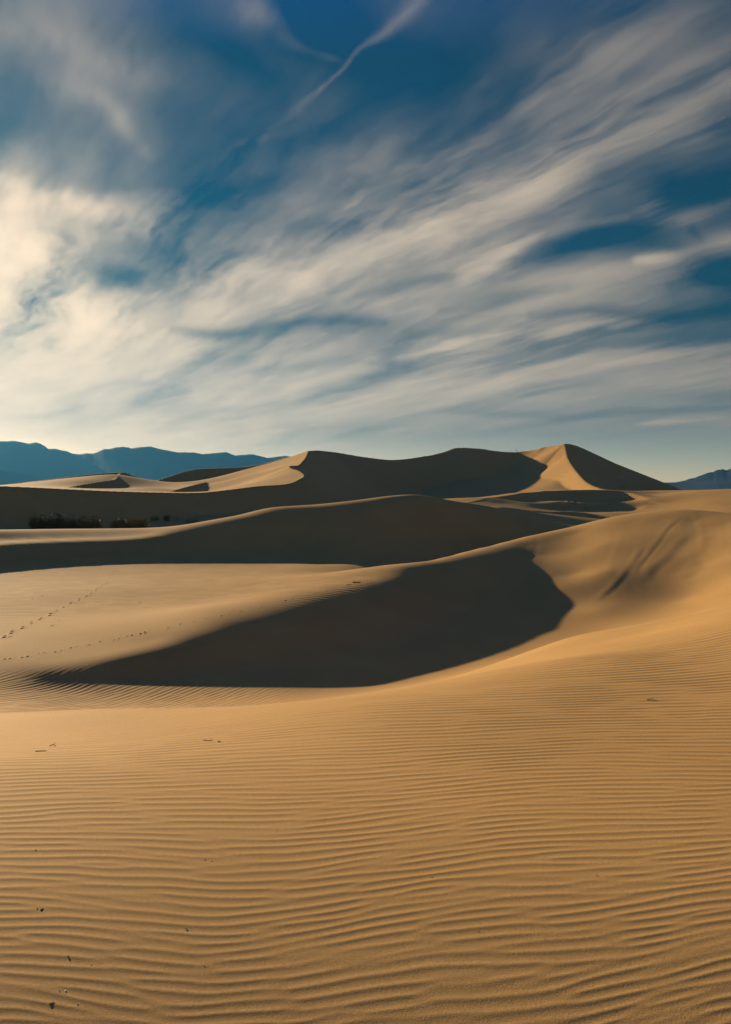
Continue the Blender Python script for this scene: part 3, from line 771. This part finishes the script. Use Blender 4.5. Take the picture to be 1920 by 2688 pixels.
def cirrus():
    us = np.arange(-430, 2621, 3.2); vs = np.arange(-460, 1350, 3.2)
    U, V = np.meshgrid(us, vs)
    dens = cloud_field(U, V)
    dens *= smooth01(U, -400, -130) * (1 - smooth01(U, 2250, 2600)) * smooth01(V, -440, -120)
    dv = np.stack([(U - U0) / F, np.ones_like(U), (V0 - V) / F], -1)
    dv /= np.linalg.norm(dv, axis=-1, keepdims=True)
    m = bpy.data.materials.new("cirrus"); m.use_nodes = True
    t = m.node_tree; t.nodes.remove(t.nodes["Principled BSDF"])
    at = t.nodes.new("ShaderNodeAttribute"); at.attribute_name = "cover"
    tr = t.nodes.new("ShaderNodeBsdfTransparent"); tl = t.nodes.new("ShaderNodeBsdfTranslucent")
    tl.inputs["Color"].default_value = CLOUD_COLOUR
    mx = t.nodes.new("ShaderNodeMixShader")
    df = t.nodes.new("ShaderNodeBsdfDiffuse"); df.inputs["Color"].default_value = CLOUD_COLOUR
    both = t.nodes.new("ShaderNodeMixShader"); both.inputs[0].default_value = 0.5
    t.links.new(tl.outputs[0], both.inputs[1]); t.links.new(df.outputs[0], both.inputs[2])
    t.links.new(at.outputs["Fac"], mx.inputs[0]); t.links.new(tr.outputs[0], mx.inputs[1]); t.links.new(both.outputs[0], mx.inputs[2])
    t.links.new(mx.outputs[0], t.nodes["Material Output"].inputs["Surface"])
    # added thin cloud round the unseen rest of the sky, to fill the shadows
    az = np.radians(np.arange(-180, 181, 2.5)); el = np.radians(np.arange(1, 90, 2.5))
    A, E = np.meshgrid(az, el)
    d2 = np.stack([np.sin(A) * np.cos(E), np.cos(A) * np.cos(E), np.sin(E)], -1)
    yf = np.maximum(d2[..., 1], 1e-3)
    uf, vf = d2[..., 0] / yf * F + U0, V0 - d2[..., 2] / yf * F
    inside = np.where(d2[..., 1] > 0.02, smooth01(uf, -400, -130) * (1 - smooth01(uf, 2250, 2600)) * smooth01(vf, -440, -120), 0)
    to_s = d2 @ SH
    veil = np.clip(0.11 + 0.09 * bil(TB, d2[..., 0] * 160 + 300, d2[..., 1] * 160 + 300), 0.0, .5)
    veil *= (1 - inside) * (1 - smooth01(to_s, math.cos(math.radians(17)), math.cos(math.radians(9))))
    f1, f2 = grid_faces(len(vs), len(us)), grid_faces(len(el), len(az)) + len(us) * len(vs)
    dv = np.concatenate([dv.reshape(-1, 3) * 40000, d2.reshape(-1, 3) * 40600])
    dens = np.concatenate([dens.ravel(), veil.ravel()])
    o = mesh_object("clouds", dv + np.array([0, 0, EYE]), np.concatenate([f1, f2]), m)
    at_ = o.data.attributes.new("cover", 'FLOAT', 'POINT')
    at_.data.foreach_set("value", dens.ravel().astype(np.float32))
    return tag(o, "thin streaky cirrus clouds spread across the blue evening sky", "clouds", kind="stuff")
CLOUD_COLOUR = (0.72, 0.72, 0.78, 1)
cirrus()

# ------------------------------------------------------------------ air
def air():
    m = bpy.data.materials.new("air"); m.use_nodes = True
    t = m.node_tree; t.nodes.remove(t.nodes["Principled BSDF"])
    v = t.nodes.new("ShaderNodeVolumePrincipled")
    v.inputs["Color"].default_value = (0.10, 0.46, 0.90, 1)
    v.inputs["Density"].default_value = HAZE
    v.inputs["Anisotropy"].default_value = 0.2
    t.links.new(v.outputs[0], t.nodes["Material Output"].inputs["Volume"])
    x, z0, z1 = 17500, -16, 1560
    vs = [(sx * x, sy * x, z) for z in (z0, z1) for sx, sy in ((-1, -1), (1, -1), (1, 1), (-1, 1))]
    fs = [(0, 3, 2, 1), (4, 5, 6, 7), (0, 1, 5, 4), (1, 2, 6, 5), (2, 3, 7, 6), (3, 0, 4, 7)]
    o = mesh_object("haze", vs, fs, m, smooth=False)
    return tag(o, "pale blue desert haze in the air between the dunes and mountains", "haze", kind="stuff")
HAZE = 2.6e-5
air()

# ------------------------------------------------------------------ desert shrubs
def plain(name, c, rough=0.8):
    m = bpy.data.materials.new(name); m.use_nodes = True
    t = m.node_tree; b = t.nodes["Principled BSDF"]
    b.inputs["Roughness"].default_value = rough; b.inputs["Specular IOR Level"].default_value = 0.2
    tc = t.nodes.new("ShaderNodeTexCoord"); n = t.nodes.new("ShaderNodeTexNoise")
    n.inputs["Scale"].default_value = 3.0; n.inputs["Detail"].default_value = 5
    t.links.new(tc.outputs["Object"], n.inputs["Vector"])
    r = t.nodes.new("ShaderNodeValToRGB")
    r.color_ramp.elements[0].position = .35; r.color_ramp.elements[0].color = (c[0] * .65, c[1] * .65, c[2] * .65, 1)
    r.color_ramp.elements[1].position = .68; r.color_ramp.elements[1].color = (c[0] * 1.35, c[1] * 1.35, c[2] * 1.35, 1)
    t.links.new(n.outputs["Fac"], r.inputs["Fac"]); t.links.new(r.outputs["Color"], b.inputs["Base Color"])
    return m
BARK = plain("grey_bark", (0.09, 0.07, 0.05))
LEAF_DARK = plain("dark_green_leaves", (0.09, 0.10, 0.045))
LEAF_OLIVE = plain("olive_leaves", (0.17, 0.155, 0.065))
LEAF_STRAW = plain("straw_green_stalks", (0.22, 0.19, 0.085))

def tube_mesh(paths, sides=5):
    """Tapered bent tubes: a list of (points, radius at start, radius at end)."""
    V, Q = [], []
    for pts, r0, r1 in paths:
        p = np.asarray(pts, float); n = len(p)
        t = np.gradient(p, axis=0); t /= np.linalg.norm(t, axis=1)[:, None] + 1e-9
        ref = np.array([0.3, 0.2, 1.0]) if abs(t[0, 2]) < .8 else np.array([1.0, 0.3, 0])
        b0 = len(V)
        for k in range(n):
            a = np.cross(t[k], ref); a /= np.linalg.norm(a) + 1e-9
            c = np.cross(t[k], a)
            r = r0 + (r1 - r0) * k / (n - 1)
            for s_ in range(sides):
                w = 2 * math.pi * s_ / sides
                V.append(p[k] + r * (math.cos(w) * a + math.sin(w) * c))
        for k in range(n - 1):
            for s_ in range(sides):
                i = b0 + k * sides + s_; j = b0 + k * sides + (s_ + 1) % sides
                Q.append((i, j, j + sides, i + sides))
        Q.append(tuple(b0 + (n - 1) * sides + x for x in (0, 1, 2, 3)))
        Q.append(tuple(b0 + x for x in (3, 2, 1, 0)))
    return np.array(V), np.array(Q)

def shrub(name, label, base, w, d, h, n_stem, n_leaf, leaf, seed, group=None, upright=.5, cat="shrub", gap=0.0):
    rng = np.random.default_rng(seed)
    root = bpy.data.objects.new(name, None); COL.objects.link(root)
    root.location = base
    tag(root, label, cat, group)
    paths, tips = [], []
    for k in range(n_stem):
        az = rng.uniform(0, 2 * math.pi); rr = math.sqrt(rng.uniform(0, 1))
        foot = np.array([math.cos(az) * w * .32 * rr, math.sin(az) * d * .32 * rr, -0.15])
        az2 = az + rng.normal(0, .6)
        out = rng.uniform(.35, 1.0)
        tip = np.array([foot[0] + math.cos(az2) * w * .5 * out * (1 - upright * .6), foot[1] + math.sin(az2) * d * .5 * out * (1 - upright * .6),
                        h * math.sqrt(max(0.15, 1 - (out * .8) ** 2 * (1 - upright))) * rng.uniform(.38, 1.06)])
        midp = foot * .5 + tip * .5 + np.array([rng.normal(0, .06) * w * .3, rng.normal(0, .06) * d * .3, h * .12])
        pts = spline([foot, midp, tip], 6)
        r = h * .011
        paths.append((pts, r, r * .35))
        tips.append(pts)
    V, Q = tube_mesh(paths, 4)
    mesh_object("stems", V, Q, BARK, root)
    # leaf sprays along the outer part of every stem
    tips = np.array(tips)
    k = rng.integers(0, n_stem, n_leaf); f = rng.beta(2.2, 1.2, n_leaf) * 5
    i = np.minimum(f.astype(int), 4); fr = (f - i)[:, None]
    c = tips[k, i] * (1 - fr) + tips[k, i + 1] * fr + rng.normal(0, 1, (n_leaf, 3)) * np.array([w * .04, d * .04, h * .05])
    c[:, 2] = np.maximum(c[:, 2], .03)
    a = rng.normal(0, 1, (n_leaf, 3)) + np.array([0, 0, upright * 2.2]); a /= np.linalg.norm(a, axis=1)[:, None]
    b = np.cross(a, rng.normal(0, 1, (n_leaf, 3))); b /= np.linalg.norm(b, axis=1)[:, None]
    L = (h * rng.uniform(.035, .10, n_leaf))[:, None]; Wd = L * .22
    V = np.stack([c - a * L, c + b * Wd, c + a * L, c - b * Wd], 1).reshape(-1, 3)
    mesh_object("foliage", V, np.arange(len(V)).reshape(-1, 4), leaf, root, smooth=False)
    return root

GB = "shrubs growing in the shaded hollow behind the long dune"
def width(px, y): return px / F * y
shrub("desert_shrub", "large dark green shrub, the leftmost and tallest in the shaded hollow", at(128, 113), width(84, 113), 3.6, 4.5, 150, 6000, LEAF_DARK, 1, GB, .25)
shrub("desert_shrub", "dark arching branch clump between the tallest dark shrub and the olive shrub", at(172, 115), width(54, 115), 2.4, 4.1, 50, 1600, LEAF_DARK, 7, GB, .2)
shrub("desert_shrub", "wispy olive green shrub just right of the tallest dark shrub", at(226, 116), width(76, 116), 3.2, 4.5, 130, 4200, LEAF_OLIVE, 2, GB, .45)
shrub("desert_shrub", "low wide straw coloured brush with upright stalks in the shaded hollow", at(340, 120), width(100, 120), 3.0, 3.75, 260, 7000, LEAF_STRAW, 3, GB, .8)
GP = "small bushes on the far side of the shaded hollow"
shrub("small_bush", "small dark spreading bush, leftmost of the far row in the hollow", beyond(405, 1367, 95), width(27, 138), 1.2, 1.25, 26, 700, LEAF_DARK, 4, GP, .2, "bush")
shrub("small_bush", "small dark upright bush, tallest and densest of the far row", beyond(440, 1368, 95), width(20, 138), 1.0, 1.45, 24, 700, LEAF_DARK, 5, GP, .5, "bush")
shrub("small_bush", "thin sparse dark sprig between the upright bush and the olive bush", beyond(466, 1367, 95), width(10, 138), .5, 1.0, 9, 170, LEAF_DARK, 6, GP, .6, "bush")
shrub("small_bush", "tiny dark sprig touching the left side of the low olive bush", beyond(478, 1366, 95), width(8, 138), .4, .8, 7, 120, LEAF_DARK, 8, GP, .6, "bush")
shrub("small_bush", "low olive bush at the right end of the far row by the dune crest", beyond(504, 1373, 95), width(32, 139), 1.4, 1.05, 34, 1000, LEAF_OLIVE, 9, GP, .3, "bush")

# ------------------------------------------------------------------ sticks and grains lying on the sand
STICK = plain("weathered_dark_wood", (0.055, 0.036, 0.022))
def stick(label, u, v, length, r, ang, arch=0.0, fork=False, seed=0):
    rng = np.random.default_rng(seed)
    p = on_sand(u, v)
    n = 9
    t = np.linspace(-.5, .5, n)
    c, s_ = math.cos(math.radians(ang)), math.sin(math.radians(ang))
    wob = np.cumsum(rng.normal(0, length * .012, n)); wob -= wob.mean()
    pts = []
    for k in range(n):
        x = p.x + t[k] * length * c - wob[k] * s_; y = p.y + t[k] * length * s_ + wob[k] * c
        z = (p.z if length < .15 else at(x / y * F + U0, y).z) + r * .5 + arch * (1 - 4 * t[k] ** 2)
        pts.append((x, y, z))
    paths = [(pts, r, r * .45)]
    if fork:
        q = np.array(pts[5]); e = q + np.array([length * .25 * c - length * .16 * s_, length * .25 * s_ + length * .16 * c, r * 1.5 + arch])
        paths.append((spline([q, (q + e) / 2 + np.array([0, 0, r]), e], 5), r * .6, r * .25))
    V, Q = tube_mesh(paths, 6)
    V = V - np.array(p)
    o = mesh_object("twig", V, Q, STICK)
    o.location = p
    return tag(o, label, "twig", "twigs lying on the sand")
stick("straight dark twig lying flat on the soft sand ridge at the left", 109, 1972, .085, .0045, 8, 0, False, 1)
stick("short arched dark twig beside the straight one on the sand ridge", 139, 1959, .055, .004, -6, .012, True, 2)
stick("long dark stick lying on the bright crest above the big shadow", 936, 1529, .42, .022, 25, .01, False, 3)
stick("thinner broken stick just left of the long stick on the bright crest", 918, 1536, .26, .014, 28, 0, False, 4)
stick("pale forked twig half buried in smooth sand left of centre", 547, 1945, .10, .003, -18, .003, True, 5)
stick("stubby dark twig end beside the pale forked twig", 575, 1948, .022, .005, 20, .004, False, 6)
stick("small dark wedge of bark in the lower left ripples", 110, 2389, .013, .0022, 60, .0005, False, 7)
stick("dark splinter next to the wedge of bark in the ripples", 98, 2386, .009, .0014, 100, .0005, False, 8)
stick("slanting dark seed stalk near the lower left corner", 136, 2634, 0.016, .0017, 35, .0005, False, 9)
stick("tiny dark speck of bark left of centre in the ripples", 490, 2440, .007, .0022, 50, .002, False, 10)
stick("tiny dark crumb of bark above the slanting stalk", 181, 2514, .006, .0022, 10, .001, False, 11)
stick("small forked dark twig on the fine ripples at the right", 1708, 1838, .085, .004, 5, .006, True, 12)
QUARTZ = plain("pale_quartz", (0.75, 0.70, 0.60), .3)
def grain(u, v, r, seed):
    rng = np.random.default_rng(seed)
    bm = bmesh.new(); bmesh.ops.create_icosphere(bm, subdivisions=1, radius=r)
    for w in bm.verts: w.co *= rng.uniform(.75, 1.2)
    me = bpy.data.meshes.new("pebble"); bm.to_mesh(me); bm.free(); me.materials.append(QUARTZ)
    o = bpy.data.objects.new("pebble", me); COL.objects.link(o)
    p = on_sand(u, v); o.location = (p.x, p.y, p.z + r * .5)
    return tag(o, "tiny pale quartz grain glinting on the foreground ripples", "pebble", "pale quartz grains on the ripples")
for k, (u, v) in enumerate(((604, 2148), (537, 2257), (555, 2261), (94, 2233), (535, 2535), (241, 2533), (155, 2603), (172, 2604), (1133, 2302), (1255, 2447), (1564, 2299), (205, 2636), (294, 2123))):
    grain(u, v, .0022 if v > 2400 else .003, k)

# ------------------------------------------------------------------ the walker on the skyline and the bird
def skinned(name, joints, bones, root, mat, sub=2):
    me = bpy.data.meshes.new(name)
    me.from_pydata([j[0] for j in joints], bones, [])
    o = bpy.data.objects.new(name, me); COL.objects.link(o)
    sk = o.modifiers.new("skin", 'SKIN'); sk.use_smooth_shade = True
    o.modifiers.new("sub", 'SUBSURF').levels = sub; o.modifiers["sub"].render_levels = sub
    for k, j in enumerate(joints):
        r = j[1]
        me.skin_vertices[0].data[k].radius = r if isinstance(r, tuple) else (r, r)
        me.skin_vertices[0].data[k].use_root = (k == root)
    dg = bpy.context.evaluated_depsgraph_get(); dg.update()
    baked = bpy.data.meshes.new_from_object(o.evaluated_get(dg))
    o.modifiers.clear(); o.data = baked; baked.name = name
    for m in (mat if isinstance(mat, (list, tuple)) else [mat]): baked.materials.append(m)
    return o
CLOTH = plain("dark_clothing", (0.025, 0.028, 0.032))
SKIN = plain("skin", (0.32, 0.19, 0.13), .6)
HAIR = plain("dark_hair", (0.02, 0.016, 0.013))
def walker():
    J = [((0, 0, .95), (.16, .11)), ((0, .01, 1.18), (.15, .10)), ((0, .0, 1.40), (.17, .10)), ((0, -.01, 1.50), .062), ((0, -.02, 1.60), (.078, .09)), ((0, -.02, 1.72), (.07, .085)),
         ((.20, 0, 1.41), .058), ((.27, .05, 1.13), .046), ((.28, -.05, .88), .036), ((.28, -.09, .78), .03),
         ((-.20, 0, 1.41), .058), ((-.26, -.06, 1.14), .046), ((-.27, -.14, .90), .036), ((-.27, -.19, .81), .03),
         ((.10, -.02, .86), .092), ((.11, -.12, .50), .066), ((.11, -.10, .09), .046), ((.12, -.24, .03), .036),
         ((-.10, .02, .86), .092), ((-.11, .06, .50), .066), ((-.11, .24, .12), .046), ((-.11, .14, .03), .036)]
    B = [(0, 1), (1, 2), (2, 3), (3, 4), (4, 5), (2, 6), (6, 7), (7, 8), (8, 9), (2, 10), (10, 11), (11, 12), (12, 13), (0, 14), (14, 15), (15, 16), (16, 17), (0, 18), (18, 19), (19, 20), (20, 21)]
    o = skinned("person", J, B, 0, [CLOTH, SKIN])
    for p in o.data.polygons:
        c = p.center
        if c.z > 1.50 or (abs(c.x) > .22 and c.z < .86): p.material_index = 1
    tag(o, "tiny dark dressed person walking along the skyline crest of the highest dune", "person")
    bm = bmesh.new(); bmesh.ops.create_uvsphere(bm, u_segments=14, v_segments=8, radius=.1)
    for w in bm.verts: w.co = Vector((w.co.x * .92, w.co.y * 1.08, max(w.co.z, -.03)))
    me = bpy.data.meshes.new("hair"); bm.to_mesh(me); bm.free(); me.materials.append(HAIR)
    h = bpy.data.objects.new("hair", me); COL.objects.link(h); h.parent = o; h.location = (0, .0, 1.72)
    return o
def crest_at(u, y0, y1):
    j = int(np.argmin(np.abs(UU - u))); a0, a1 = np.searchsorted(BB, [math.log(y0), math.log(y1)])
    i = a0 + int(np.argmax(ZZ[a0:a1, j] / YY[a0:a1, 0]))
    return Vector((XX[i, j], YY[i, 0], ZZ[i, j] + EYE))
pw = walker(); pw.location = crest_at(1356, 380, 500); pw.rotation_euler = (0, 0, math.radians(-70)); pw.scale = (1.15,) * 3
def bird():
    J = [((0, -.22, 0), .03), ((0, -.1, .01), .07), ((0, .08, .01), .08), ((0, .2, .03), .045), ((0, .29, .03), .04), ((0, .36, .02), .012), ((0, -.38, 0), (.07, .012)),
         ((.2, .1, .06), (.10, .02)), ((.45, .06, .04), (.09, .014)), ((.68, -.04, .0), (.03, .01)), ((-.2, .1, .06), (.10, .02)), ((-.45, .06, .04), (.09, .014)), ((-.68, -.04, .0), (.03, .01))]
    B = [(6, 0), (0, 1), (1, 2), (2, 3), (3, 4), (4, 5), (2, 7), (7, 8), (8, 9), (2, 10), (10, 11), (11, 12)]
    o = skinned("bird", J, B, 2, HAIR)
    y = 480.0
    o.location = ((1205 - U0) / F * y, y, (V0 - 1069) / F * y + EYE); o.rotation_euler = (math.radians(10), math.radians(20), math.radians(60))
    return tag(o, "tiny dark bird gliding in the pale sky above the dunes", "bird")
bird()
